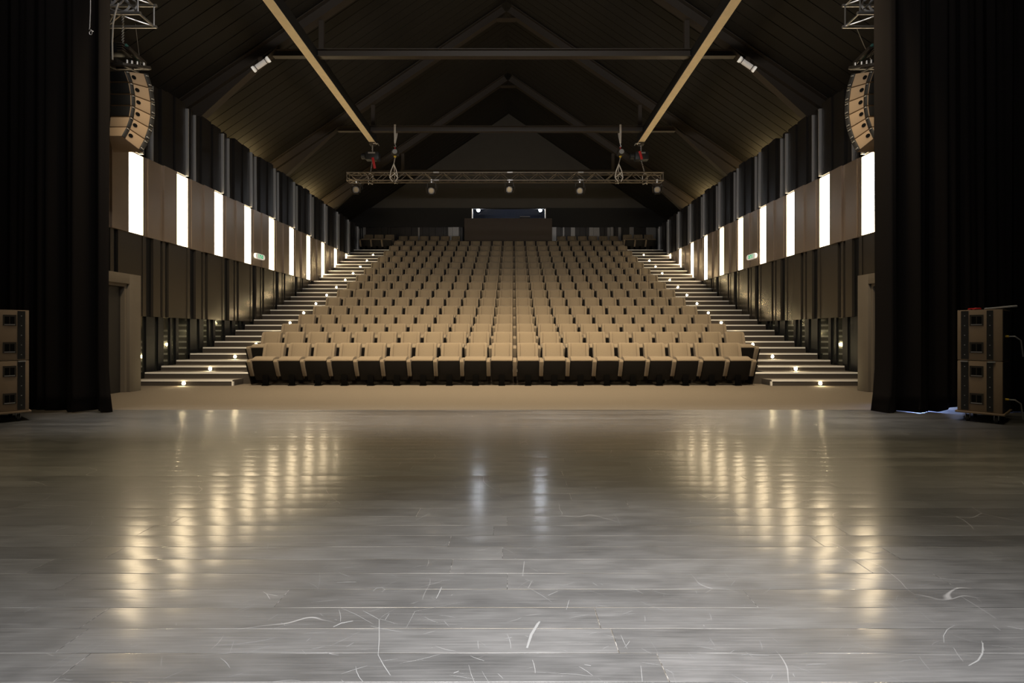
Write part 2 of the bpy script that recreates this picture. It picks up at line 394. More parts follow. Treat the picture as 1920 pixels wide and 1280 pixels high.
SEATPARTS['backrest'] = backrest_mb().build('backrest', M['seat'], seat_root, smooth=True)
SEATPARTS['seat_cushion'] = MB().prism(CUSH, -.222, .222).build('seat_cushion', M['seat'], seat_root, bevel=.012)
SEATPARTS['seat_shell'] = MB().prism(SHELL, -.226, .226).build('seat_shell', M['shell'], seat_root, bevel=.006)
SEATPARTS['armrest'] = MB().prism(ARM, -.322, -.242).build('armrest', M['seat'], seat_root, bevel=.012)
SEATPARTS['pedestal'] = (MB().box(-.06, .06, -.44, -.39, .0, .225).box(-.07, .07, -.46, -.30, 0, .014)
                         .box(-.05, .05, -.39, -.20, .17, .225).box(-.05, .05, -.25, -.16, .17, .46)).build('pedestal', M['post'], seat_root, bevel=.004)
end_left = MB().prism([(-.585, .50), (-.05, .56), (-.05, .02), (-.36, .02)], -.345, -.324).build('end_panel', M['shell'], None, bevel=.004)
end_right = MB().prism([(-.585, .50), (-.05, .56), (-.05, .02), (-.36, .02)], .324, .345).build('end_panel', M['shell'], None, bevel=.004)
arm_right = MB().prism(ARM, .242, .322).build('armrest', M['seat'], None, bevel=.012)
for o in (end_left, end_right, arm_right): COL.objects.unlink(o)
first_seat = [True]
def put_seat(x, y, z, label, group, end=0, rz=0):
    if first_seat[0]: r = seat_root; first_seat[0] = False
    else: r = copy_tree(seat_base)
    r.location = (x, y, z); r.rotation_euler = (0, 0, rz); r['label'] = label; r['group'] = group
    for src in ((end_left,) if end == -1 else (arm_right, end_right) if end == 1 else ()):
        c = src.copy(); COL.objects.link(c); c.parent = r
    return r
seat_base = copy_tree(seat_root)          # clean source for copies (removed at the end)
GAP = .04                                 # the gap right beside the eye line
stuff = []                                # seats past the three hundred largest
for k in range(1, 17):
    nl, nr = (10, 9) if k == 1 else (11, 10)
    spots = [(GAP + (i + .5) * PITCH, i) for i in range(-nl, nr)]
    if k == 16: spots = [p for p in spots if not -2.75 < p[0] < 2.3]
    if k >= 15: stuff += [(x + .0, row_y(k), PZ[k]) for x, i in spots]; continue
    rn = 'front row' if k == 1 else ORD[k] + ' row from the stage' if k < 14 else 'fourteenth row from the stage'
    tot = nl + nr; half = (tot + 1) // 2
    for x, i in spots:
        n = i + nl + 1
        if n == half and tot % 2: pos = 'in the middle of the'
        elif n <= half: pos = (ORD[n] + ' from left stairs,') if n > 1 else 'at the left stairs end,'
        else: pos = (ORD[tot - n + 1] + ' from right stairs,') if n < tot else 'at the right stairs end,'
        put_seat(x, row_y(k), PZ[k], 'beige folding seat %s %s' % (pos, rn), 'seats in the ' + rn, -1 if n == 1 else 1 if n == tot else 0)
for s in (-1, 1):                          # the seats across the head of each stair
    for j in range(3):
        put_seat(U(s, 6.22 + j * .56), 25.35, PZ[16], 'dark looking seat at the top of the %s stairs, %s from the wall' % (SIDE[s], ('farthest', 'second', 'nearest')[j] if j != 0 else 'third'),
                 'seats at the top of the stairs')
sb = MB()
for x, y, z in stuff:
    for nm, o in SEATPARTS.items():
        mi = {'backrest': 0, 'seat_cushion': 0, 'armrest': 0, 'seat_shell': 1, 'pedestal': 2}[nm]
        n = len(sb.v); sb.v += [v.co + Vector((x, y, z)) for v in o.data.vertices]
        for p in o.data.polygons: sb.f.append(tuple(i + n for i in p.vertices)); sb.mi.append(mi)
so = sb.build('theatre_seat_rows', [M['seat'], M['shell'], M['post']], None, smooth=True)
so['kind'] = 'stuff'; so['label'] = 'the two dim rearmost rows of beige seats under the booth'; so['category'] = 'seats'
for o in [*seat_base.children, seat_base]: bpy.data.objects.remove(o)

# ------------------------------------------------------------------ side walls
LIT0, LITSTEP, LITW = 10.17, 1.46, .48
EAVE = 6.80
def low(z, y): return max(z, stair_z(y) - .04)
for s in (-1, 1):
    w = struct(MB().box(U(s, 8.10), U(s, 8.16), 6.9, BACKWALL + .1, -.1, EAVE - .03).build('wall_' + SIDE[s], M['void']), SIDE[s] + ' side wall of the hall')
    struct(MB().box(U(s, 9.0), U(s, 9.1), 6.9, 28.9, -.1, 7.6).build('wall_outer_' + SIDE[s], M['void']))
    def panel(mb, a, b, u, z0, z1, depth=.0):
        if b <= 7.4 or a >= BACKWALL - .02: return
        b = min(b, BACKWALL - .01)
        mb.box(U(s, u), U(s, 8.09), a, b, z0, z1)
    lowg, fins, mid, lite, top, fold = MB(), MB(), MB(), MB(), MB(), MB()
    dif = random.Random(11)
    nb_ = 14
    for k in range(-2, nb_):
        o = LIT0 + LITSTEP * k
        # foot tier: smoked mirror glass with black fins
        b0 = 10.76 + LITSTEP * k
        if low(0, b0) < 1.40:
            panel(lowg, b0, b0 + LITSTEP - .002, 7.97, low(0, b0), 1.49)
            for a, b, u in ((0, .26, 7.925), (.37, .54, 7.93), (.77, .84, 7.94), (.95, 1.05, 7.93)):
                panel(fins, b0 + a, b0 + b, u, low(0, b0 + a), 1.487)
        # second tier: bronze boards in several planes
        b0 = 10.92 + LITSTEP * k
        for a, b, u in ((0, .22, 7.885), (.31, .40, 7.90), (.49, .93, 7.89), (.93, 1.18, 7.925), (1.18, 1.28, 7.91)):
            if low(1.49, b0 + a) < 3.2: panel(mid, b0 + a, b0 + b - .004, u, low(1.49, b0 + a), 3.248)
        for a, b in ((.22, .31), (.40, .49), (1.28, 1.46)):
            if low(1.49, b0 + a) < 3.2: panel(fins, b0 + a, b0 + b, 7.945, low(1.49, b0 + a), 3.24)
        # third tier: broad panels between the lit ones
        if low(3.25, o + .5) < 4.97:
            panel(lite, o + .50, o + .58, 7.90, low(3.25, o + .5), 5.0)
            panel(lite, o + .584, o + 1.03, 7.88, low(3.25, o + .6), 4.998)
            panel(lite, o + 1.034, o + 1.456, 7.84, low(3.25, o + 1.0), 5.0)
            if k < 0 or k > 9: panel(lite, o, o + .498, 7.86, low(3.25, o), 5.0)
        # top tier: slate panels, stage-facing folds coloured paler for the light they catch
        e = EAVE
        jit = lambda q: q * (.7 + .6 * dif.random())
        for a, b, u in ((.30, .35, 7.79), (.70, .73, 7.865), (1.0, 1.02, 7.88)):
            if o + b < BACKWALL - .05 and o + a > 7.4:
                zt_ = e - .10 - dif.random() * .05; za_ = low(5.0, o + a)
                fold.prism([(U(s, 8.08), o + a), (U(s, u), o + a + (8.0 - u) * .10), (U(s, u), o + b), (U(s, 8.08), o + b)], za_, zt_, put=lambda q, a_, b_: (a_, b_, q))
        for a, b, u in ((-.28, -.06, 7.90), (-.05, .30, 7.86), (.58, .70, 7.93), (.84, .98, 7.94), (.98, 1.18, 7.88)):
            panel(top, o + a, o + b - .006, u - (jit(.05) if u < 7.8 else jit(.02) - .01), low(5.0, o + a), e - dif.random() * .06)
    lowg.build('mirror_panels', M['clad_low'], w); fins.build('fins', M['clad_fin'], w)
    mid.build('bronze_cladding', M['clad_mid'], w); lite.build('flat_cladding', M['clad_light'], w); top.build('slate_cladding', M['clad_top'], w); fold.build('lit_tone_folds', M['clad_fold'], w)
    gname = 'lit panels on the ' + SIDE[s] + ' wall'
    for k in range(10):
        a = LIT0 + LITSTEP * k; b = a + LITW
        t = thing('wall_light', 'tall glowing warm white panel on the %s wall, %s from the stage' % (SIDE[s], ORD[k + 1]), 'wall light', (U(s, 7.93), a + .25, 3.25), group=gname)
        MB().box(U(s, 7.915), U(s, 7.935), a + .012, b - .012, 3.27, 4.985).build('diffuser', M['glow'], t, bevel=.003)
        fr = MB()
        for q in ((a - .004, a + .011, 3.255, 4.995), (b - .011, b + .004, 3.255, 4.995)): fr.box(U(s, 7.90), U(s, 8.08), *q)
        fr.box(U(s, 7.90), U(s, 8.08), a + .011, b - .011, 3.255, 3.268); fr.box(U(s, 7.90), U(s, 8.08), a + .011, b - .011, 4.986, 4.995)
        fr.build('lamp_frame', M['lamp_rim'], t)
    # exit sign between the fourth and fifth lit panels
    ex = Vector((U(s, 7.80), 15.38, 3.56))
    t = thing('exit_sign', 'small pale emergency exit light with green pictogram on the %s wall' % SIDE[s], 'exit sign', ex, group='emergency exit lights')
    prof = [(15.38 + .20 * (1 if math.cos(q) > 0 else -1) + .085 * math.cos(q), 3.56 + .085 * math.sin(q)) for q in [math.pi * 2 * (i + .5) / 20 for i in range(20)]]
    MB().prism(prof, U(s, 7.79), U(s, 7.865)).build('sign_body', M['exitwhite'], t, bevel=.01)
    MB().box(U(s, 7.785), U(s, 7.789), 15.24, 15.52, 3.505, 3.615).build('sign_face', M['green'], t)
    pc = MB()
    X0, X1 = U(s, 7.780), U(s, 7.7845)
    pc.box(X0, X1, 15.26, 15.31, 3.515, 3.605); pc.box(X0, X1, 15.405, 15.43, 3.585, 3.608)
    pc.bar((X0, 15.40, 3.58), (X0, 15.37, 3.545), .004, .022, up=(0, 1, 0)); pc.bar((X0, 15.37, 3.545), (X0, 15.41, 3.515), .004, .016, up=(0, 1, 0)); pc.bar((X0, 15.375, 3.55), (X0, 15.335, 3.52), .004, .016, up=(0, 1, 0))
    pc.box(X0, X1, 15.455, 15.505, 3.553, 3.567)
    pc.build('pictogram', M['exitwhite'], t)
    # door portal beside the stage
    up = 7.05 if s < 0 else 6.98
    pb = MB()
    pb.box(U(s, up), U(s, 8.05), 9.19, 9.47, 0, 2.24); pb.box(U(s, up), U(s, 8.05), 7.25, 9.19, 2.05, 2.24); pb.box(U(s, up), U(s, 8.05), 7.25, 8.15, 0, 2.05)
    po = struct(pb.build('door_' + ('1' if s < 0 else '2'), M['portal'], None, bevel=.004), 'taupe door portal in the %s wall by the stage' % SIDE[s])
    MB().box(U(s, up + .13), U(s, up + .17), 8.21, 9.13, .0, 1.99).build('door_leaf', M['door'], po)
    db = MB().box(U(s, up + .05), U(s, up + .20), 8.15, 8.20, 0, 2.05).box(U(s, up + .05), U(s, up + .20), 9.135, 9.188, 0, 2.05).box(U(s, up + .05), U(s, up + .20), 8.20, 9.135, 1.995, 2.048)
    db.build('door_frame', M['portal'], po)
    hb = MB().tube([(U(s, up + .128), 8.32, 1.02), (U(s, up + .08), 8.32, 1.02), (U(s, up + .08), 8.44, 1.02)], .009)
    hb.build('door_handle', M['alu'], po, smooth=True)

# ------------------------------------------------------------------ ceiling, back wall
RIDGE, SLOPE = 13.02, .68                  # underside of the boarding at the ridge
cb = MB()
y = 5.0
while y < BACKWALL + .2:
    y1 = y + .333
    for s in (-1, 1):
        for (ya, yb, za, zb) in ((y, y1 - .02, .0, .0), (y1 - .02, y1, .045, .045)):
            p = []
            for zz in (za, za + .1):
                for (u, yy) in ((0, ya), (9.05, ya), (9.05, yb), (0, yb)):
                    p.append((U(s, u), yy, RIDGE - SLOPE * u + zz))
            cb.hexa(p)
    y = y1
struct(cb.build('ceiling', M['ceiling']), 'dark boarded pitched ceiling')
bw = MB()
top = lambda u: RIDGE - SLOPE * u + .05
bw.add([(U(1, -9.05), BACKWALL + .06, 7.9), (U(1, 9.05), BACKWALL + .06, 7.9), (U(1, 7.55), BACKWALL + .06, 7.92), (U(1, 0), BACKWALL + .06, top(0)), (U(1, -7.55), BACKWALL + .06, 7.92)], [(0, 1, 2, 3, 4)])
gb = MB().prism([(-7.45, 7.9), (7.45, 7.9), (0, RIDGE - .03)], BACKWALL + .02, BACKWALL + .12, put=lambda t, a, b: (MID + a, t, b)).build('wall_gable', M['gable'])
struct(gb, 'grey triangular gable wall')
bk = MB()
WX0, WX1, WZ0, WZ1 = -2.23, 1.76, 7.12, 7.86
bk.box(U(1, -9), WX0, BACKWALL, BACKWALL + .15, 6.86, 7.9); bk.box(WX1, U(1, 9), BACKWALL, BACKWALL + .15, 6.86, 7.9)
bk.box(WX0, WX1, BACKWALL, BACKWALL + .15, WZ1, 7.9); bk.box(WX0, WX1, BACKWALL, BACKWALL + .15, 6.86, WZ0)
bk.box(U(1, -9), U(1, 9), BACKWALL + .08, BACKWALL + .15, 4.5, 6.86)
bk = struct(bk.build('wall_back', M['bulk']), 'black back wall above the last row')
zb = MB(); rr = random.Random(3); x = U(1, -7.85)
while x < U(1, 7.85):
    wd = rr.choice((.10, .16, .24, .34)); d = rr.choice((.02, .05, .08, .11))
    if not (-2.55 < x + wd / 2 < 2.08): zb.box(x, min(x + wd - .012, U(1, 7.9)), BACKWALL - d, BACKWALL + .07, 5.3, 6.84, 0 if rr.random() < .38 else 1)
    x += wd
zb.build('zinc_strips', [M['zinc'], M['clad_top']], bk)
# rear seats stand before the control booth: a boxed front, a window opening, a room behind
bo = thing('control_booth', 'dark brown control booth behind the last row with a lit window', 'control booth', (MID, 25.0, PZ[16]))
MB().box(-2.52, 2.02, 25.05, 25.13, 5.42, 7.09).box(-2.52, -2.44, 25.13, BACKWALL - .02, 5.42, 7.09).box(1.94, 2.02, 25.13, BACKWALL - .02, 5.42, 7.09).build('booth_front', M['booth'], bo, bevel=.006)
MB().box(-2.44, 1.94, 25.13, BACKWALL - .03, 6.98, 7.04).build('desk_top', M['black'], bo)
rm = MB().box(WX0 - .4, WX1 + .4, 28.4, 28.5, 6.0, 9.2).box(WX0 - .5, WX0 - .4, BACKWALL + .16, 28.5, 6.0, 9.2).box(WX1 + .4, WX1 + .5, BACKWALL + .16, 28.5, 6.0, 9.2)
rm.box(WX0 - .4, WX1 + .4, BACKWALL + .16, 28.4, 9.1, 9.2).box(WX0 - .4, WX1 + .4, BACKWALL + .16, 28.4, 6.0, 6.1)
rm.build('booth_room', M['navy'], bo)
MB().box(WX0 - .0, WX0 + .05, BACKWALL - .02, BACKWALL + .12, WZ0, WZ1).build('window_post', M['pale'], bo)
MB().box(WX1 - .04, WX1, BACKWALL - .02, BACKWALL + .12, WZ0, WZ1).build('window_post', M['pale'], bo)
MB().box(WX0 + .05, WX1 - .04, BACKWALL + .06, BACKWALL + .075, WZ0, WZ1).build('window_pane', M['glass'], bo)
mo = thing('monitor', 'low pale topped screen on the booth desk', 'screen', (.62, 25.6, 7.04))
MB().box(.36, .90, 25.58, 25.63, 7.06, 7.30).build('screen_housing', M['black'], mo, bevel=.005)
MB().box(.36, .90, 25.575, 25.635, 7.30, 7.315).build('screen_edge', M['white'], mo)
MB().box(.56, .70, 25.56, 25.68, 7.045, 7.06).build('screen_foot', M['black'], mo)
mx = thing('mixing_console', 'low dark mixing console on the booth desk', 'mixing desk', (-.9, 25.55, 7.04))
MB().prism([(25.30, 7.045), (25.85, 7.045), (25.85, 7.19), (25.32, 7.10)], -1.6, -.1).build('console_body', M['black'], mx, bevel=.005)
kb = MB()
for i in range(24): kb.box(-1.55 + i * .06, -1.525 + i * .06, 25.45, 25.47, 7.12, 7.145)
kb.build('fader_caps', M['grey'], mx)
for px, nm in ((897, 'left'), (1013, 'right')):
    c = P(px, 394.5, 26.5)
    t = thing('booth_lamp', 'bright white lamp at the %s end of the booth window' % nm, 'lamp', c, group='lamps in the control booth')
    MB().tube([c + Vector((0, .0, 0)), c + Vector((0, .05, 0)), c + Vector((0, .16, 0)), c + Vector((0, .2, 0))], [.085, .09, .08, .04], 20).build('lamp_housing', M['black'], t, smooth=True)
    MB().tube([c + Vector((0, -.005 - .10 * math.sin(k * math.pi / 16), -.0)) if False else c + Vector((0, -.09 + .09 * (1 - math.cos(k * math.pi / 16)) - .092, 0)) for k in range(17)], [max(.004, .09 * math.sin(k * math.pi / 16)) for k in range(17)], 20).build('lens', M['booth_lamp'], t, smooth=True)
    MB().bar(c + Vector((0, .1, .08)), c + Vector((0, .1, 1.2)), .02, .02, up=(0, 1, 0)).build('stem', M['black'], t)

# ------------------------------------------------------------------ roof frames and crane beams
ru = lambda u: 12.61 - SLOPE * u           # underside of the rafters
HB = .30
BEAM_U = 5.0
for d, nm in ((12.7, 'nearest the stage'), (17.37, 'in the middle of the hall, above the lighting truss'), (22.05, 'farthest from the stage')):
    t = thing('roof_frame', 'brown steel roof frame ' + nm, 'roof frame', (MID, d, ru(0)), group='steel roof frames')
    for s in (-1, 1):
        n = Vector((s * SLOPE, 0, 1)).normalized()
        a = Vector((U(s, .01), d, ru(0))) + n * HB / 2; b = Vector((U(s, 8.9), d, ru(8.9))) + n * HB / 2
        MB().ibeam(a, b, HB, .22, n).build('rafter', M['steel'], t)
        hb = MB()
        hb.prism([(5.9, ru(5.9) - .002), (8.9, ru(8.9) - .002), (8.9, 5.95), (8.3, 6.42)], d - .006, d + .006, put=lambda q, a_, b_, s=s: (U(s, a_), q, b_))
        hb.bar((U(s, 5.9), d, ru(5.9) - .012), (U(s, 8.3), d, 6.41), .2, .018)
        hb.build('haunch', M['steel'], t)
        MB().box(U(s, 4.72), U(s, 4.85), d - .05, d + .05, EYE + 7.47, ru(4.85) - .005).build('hanger_post', M['steel'], t)
        MB().ibeam((U(s, 5.115), d, EYE + 7.35), (U(s, 6.05), d, EYE + 7.35), .18, .15, (0, 0, 1)).build('tie_end', M['steel'], t)
    MB().ibeam((U(-1, 4.885), d, EYE + 7.35), (U(1, 4.885), d, EYE + 7.35), .20, .16, (0, 0, 1)).build('tie_beam', M['steel'], t)
    MB().prism([(-.35, ru(.35) + .0), (.35, ru(.35) + .0), (.18, ru(.35) - .012), (-.18, ru(.35) - .012)], d - .11, d + .11, put=lambda q, a_, b_: (MID + a_, q, b_)).build('ridge_plate', M['steel'], t)
for s in (-1, 1):
    y0, y1 = 6.4, 18.2; zb_ = EYE + 7.12
    t = thing('crane_beam', 'long dark runway beam with a pale underside running along the %s half of the roof' % SIDE[s], 'beam', (U(s, BEAM_U), 12, zb_), group='runway beams')
    MB().box(U(s, 4.90), U(s, 5.10), y0, y1, zb_ + .021, zb_ + .34).build('web', M['web'], t)
    MB().box(U(s, 4.89), U(s, 5.11), y0, y1 + .02, zb_, zb_ + .02).build('rail_strip', M['rail'], t)
    # lamp on the nearest rafter
    q = Vector((U(s, 6.33), 12.60, EYE + 7.02)); dr = Vector((s, 0, -SLOPE)).normalized()
    t = thing('rafter_lamp', 'pale tube shaped floodlight fixed under the %s rafter nearest the stage' % SIDE[s], 'lamp', q, group='rafter floodlights')
    MB().tube([q - dr * .20, q + dr * .20], .062, 16).build('tube', M['pale'], t, smooth=True)
    for k in (-1, 1):
        MB().tube([q + dr * (.20 * k), q + dr * (.255 * k)], .075, 16).build('end_cap', M['exitwhite'], t, smooth=True)
        MB().tube([q + dr * (.145 * k), q + dr * (.165 * k)], .066, 16).build('ring', M['fixture'], t, smooth=True)
    MB().box(q.x - .05, q.x + .05, 12.55, 12.66, q.z + .05, ru(6.33) - .004).build('bracket', M['steel'], t)

# ------------------------------------------------------------------ lighting truss with its hoists and spotlights
TY, TZ0, TZ1 = 17.45, EYE + 5.50, EYE + 5.78
TX0, TX1 = (652 - 962) * TY / F, (1242 - 962) * TY / F
t = thing('lighting_truss', 'dark box truss hanging across the hall with five spotlights below', 'truss', ((TX0 + TX1) / 2, TY, TZ0))
for yy in (TY - .14, TY + .14):
    for zz in (TZ0, TZ1):
        MB().tube([(TX0, yy, zz), (TX1, yy, zz)], .025, 10).build('chord', M['darkalu'], t, smooth=True)
br = MB(); n = 33; px_ = (TX1 - TX0 - .1) / n
for i in range(n):
    xa = TX0 + .05 + i * px_; xb = xa + px_
    for yy in (TY - .14, TY + .14): br.tube([(xa, yy, TZ0 if i % 2 else TZ1), (xb, yy, TZ1 if i % 2 else TZ0)], .011, 6)
    br.tube([(xa, TY - .14 if i % 2 else TY + .14, TZ0), (xb, TY + .14 if i % 2 else TY - .14, TZ0)], .010, 6)
    br.tube([(xa, TY - .14 if i % 2 else TY + .14, TZ1), (xb, TY + .14 if i % 2 else TY - .14, TZ1)], .010, 6)
br.build('bracing', M['darkalu'], t, smooth=True)
eb = MB()
for x in (TX0 + .02, TX1 - .02):
    for zz in (TZ0, TZ1): eb.tube([(x, TY - .14, zz), (x, TY + .14, zz)], .018, 8)
    for yy in (TY - .14, TY + .14): eb.tube([(x, yy, TZ0), (x, yy, TZ1)], .018, 8)
eb.build('end_frame', M['darkalu'], t, smooth=True)
cp = MB()
for x in (-.11, -2.75, 2.42):
    for zz in (TZ0, TZ1): cp.tube([(x - .10, TY - .14, zz), (x + .10, TY - .14, zz)], .034, 10)
cp.build('couplers', M['alu'], t, smooth=True)
# loose cable looped on the left end of the truss
cc = MB(); pts = []
for i in range(60):
    q = i / 59; a = q * math.pi * 2 * 2.5
    pts.append((TX0 + .25 + .32 * math.cos(a) + q * .5, TY - .20 - .03 * q, (TZ0 + TZ1) / 2 - .02 + .14 * math.sin(a)))
cc.tube(pts, .014, 6)
tag(cc.build('cable', M['darkalu'], None, smooth=True), 'loose cable coiled on the left end of the truss', 'cable')
def spotlight(x, tall, label, yaw):
    # yoke-mounted fresnel, lens towards the stage
    c = Vector((x, TY - .16, TZ0 - (.34 if not tall else .38)))
    t = thing('spotlight', label, 'spotlight', c, rz=yaw, group='spotlights under the lighting truss')
    b = lambda mb, nm, m, **k: mb.build(nm, m, t, world=False, **k)
    b(MB().tube([(0, -.16, -.05), (0, -.12, -.045), (0, .10, .03), (0, .17, .05), (0, .19, .055)], [.115, .12, .12, .10, .05], 20), 'lamp_body', M['fixture'], smooth=True)
    b(MB().tube([(0, -.172, -.052), (0, -.162, -.0505)], .085, 20), 'lens', M['lens'], smooth=True)
    for sx in (-1, 1):
        b(MB().bar((sx * .115, -.165, -.05), (sx * .17, -.29, -.08), .006, .20, up=(0, 0, 1)), 'barn_door', M['fixture'])
    for sz in (-1, 1):
        b(MB().bar((0, -.165, -.05 + sz * .115), (0, -.28, -.085 + sz * .16), .20, .006, up=(0, -.2 * sz, 1)), 'barn_door', M['fixture'])
    zt = TZ0 - .04 - c.z
    yb = MB().bar((-.145, 0, 0), (-.145, 0, zt - .06), .008, .03, up=(0, 1, 0)).bar((.145, 0, 0), (.145, 0, zt - .06), .008, .03, up=(0, 1, 0)).box(-.15, .15, -.015, .015, zt - .066, zt - .058)
    b(yb, 'yoke', M['fixture'])
    b(MB().tube([(-.025, .02, zt + .04), (.025, .02, zt + .04)], .048, 14).box(-.02, .02, -.01, .05, zt - .058, zt - .004), 'hook_clamp', M['alu'], smooth=True)
    cab = [(.08 + .13 * math.sin(math.pi * i / 14), .16, .05 + (zt) * (i / 14) - .10 * math.sin(math.pi * i / 14)) for i in range(15)]
    b(MB().tube(cab, .009, 6), 'power_lead', M['rubber'], smooth=True)
    return t
SP = [(668, 0, 'spotlight at the left end of the lighting truss', .25), (809, 1, 'spotlight under the truss, second from its left end', .12), (955, 0, 'spotlight under the middle of the lighting truss', 0),
      (1087, 1, 'spotlight under the truss, second from its right end', -.12), (1232, 0, 'spotlight at the right end of the lighting truss', -.25)]
for px, tall, lb, yaw in SP: spotlight((px - 962) * (TY - .16) / F, tall, lb, yaw)

def chain(mb, p0, p1, n, r=.016):
    p0, p1 = Vector(p0), Vector(p1); t = (p1 - p0) / n; al = t.normalized(); s_ = al.orthogonal().normalized(); s2 = al.cross(s_)
    for i in range(n):
        c = p0 + t * (i + .5); sd = s_ if i % 2 else s2; L_ = t.length * .62
        mb.tube([c + al * (L_ * math.cos(a)) + sd * (r * math.sin(a)) for a in [math.pi * 2 * k / 10 for k in range(11)]], r * .32, 5)
    return mb
for s, px in ((-1, 742), (1, 1162)):
    x = (px - 962) * 17.37 / F; yh = 17.37 - .10
    zt = EYE + 7.22
    t = thing('chain_hoist', 'chain hoist holding the truss from the %s part of the middle tie beam' % SIDE[s], 'chain hoist', (x, yh, zt - .9), group='chain hoists on the tie beam')
    sl = MB()
    for k in (-1, 1): sl.tube([(x + k * .012, yh - .02, zt - .42), (x + k * .018, yh - .02, zt - .05), (x + k * .018, yh - .02, zt + .245), (x + k * .018, yh + .24, zt + .245), (x + k * .018, yh + .24, zt + .0), (x + k * .012, yh - .0, zt - .42)], .014, 6)
    sl.build('beam_sling', M['white'], t, smooth=True)
    MB().tube([(x, yh, zt - .40), (x, yh, zt - .46), (x + .03, yh, zt - .52), (x + .0, yh, zt - .56), (x - .03, yh, zt - .53)], .016, 8).build('hook', M['alu'], t, smooth=True)
    MB().box(x - .02, x + .02, yh - .02, yh + .02, zt - .62, zt - .555).build('hook_block', M['red'], t, bevel=.006)
    MB().tube([(x - .12, yh, zt - .75), (x - .10, yh, zt - .75), (x + .10, yh, zt - .75), (x + .13, yh, zt - .75)], [.07, .12, .12, .06], 16).build('motor_body', M['fixture'], t, smooth=True)
    MB().tube([(x + .02, yh - .125, zt - .75), (x + .02, yh - .115, zt - .75)], .085, 16).build('motor_plate', M['alu'], t, smooth=True)
    MB().tube([(x, yh, zt - .875), (x, yh, zt - .93)], [.05, .03], 12).build('chain_guide', M['yellow'], t, smooth=True)
    chain(MB(), (x, yh, zt - .93), (x - .05, yh + .03, TZ1 + .30), 16).build('chain', M['alu'], t, smooth=True)
    sw = MB()
    for k in (-1, 1):
        sw.tube([(x - .05, yh + .03, TZ1 + .30), (x - .05 + k * .10, TY - .17, TZ1 + .04), (x - .05 + k * .14, TY - .18, TZ0 + .08), (x - .03 + k * .05, TY - .19, TZ0 - .06)], .017, 6)
        sw.tube([(x - .05, yh + .03, TZ1 + .30), (x - .05 + k * .05, TY + .17, TZ1 + .04), (x - .05 + k * .05, TY + .17, TZ0 - .03), (x - .03, TY, TZ0 - .05)], .014, 6)
        sw.tube([(x - .05 + k * .14, TY - .18, TZ0 + .08), (x + .0 - k * .04, TY - .19, TZ1 - .02)], .014, 6)
    sw.build('truss_sling', M['white'], t, smooth=True)
for s in (-1, 1):
    x, yh, zt = U(s, BEAM_U), 18.02, EYE + 7.115
    t = thing('beam_trolley', 'black hoist trolley with a red strap under the end of the %s runway beam' % SIDE[s], 'hoist', (x, yh, zt - .8), group='trolleys under the runway beams')
    MB().box(x - .10, x + .10, yh - .10, yh + .10, zt - .09, zt).build('trolley_frame', M['fixture'], t, bevel=.01)
    MB().tube([(x - s * .05, yh - .1, zt - .06), (x - s * .22, yh - .1, zt - .06), (x - s * .27, yh - .1, zt - .14)], .018, 8).build('trolley_lever', M['alu'], t, smooth=True)
    chain(MB(), (x, yh, zt - .09), (x, yh, zt - .36), 6, .022).build('hanging_chain', M['alu'], t, smooth=True)
    MB().box(x - .24, x + .26, yh - .12, yh + .14, zt - .66, zt - .36).build('motor_box', M['black'], t, bevel=.03)
    MB().tube([(x - .26, yh, zt - .5), (x - .40, yh, zt - .5)], .11, 16).build('motor_cover', M['black'], t, smooth=True)
    MB().box(x - .13, x + .13, yh - .14, yh - .125, zt - .44, zt - .39).build('motor_badge', M['alu'], t)
    MB().bar((x - .02 - s * .07, yh - .15, zt - .36 if s > 0 else zt - .60), (x + .06 - s * .07, yh - .15, zt - .66 if s > 0 else zt - 1.0), .09, .03, up=(0, 1, 0)).build('strap', M['red'], t, bevel=.005)
    chain(MB(), (x, yh - .02, zt - .66), (x + .04, TY + .17, TZ1 + .05), 14, .02).build('load_chain', M['alu'], t, smooth=True)
    MB().tube([(x + .04, TY + .17, TZ1 + .09), (x - .05, TY + .19, TZ1 - .02), (x - .03, TY + .18, TZ0 - .05), (x + .04, TY, TZ0 - .05), (x + .11, TY + .18, TZ0 - .05), (x + .13, TY + .19, TZ1 - .02), (x + .04, TY + .17, TZ1 + .09)], .016, 6).build('truss_sling', M['white'], t, smooth=True)

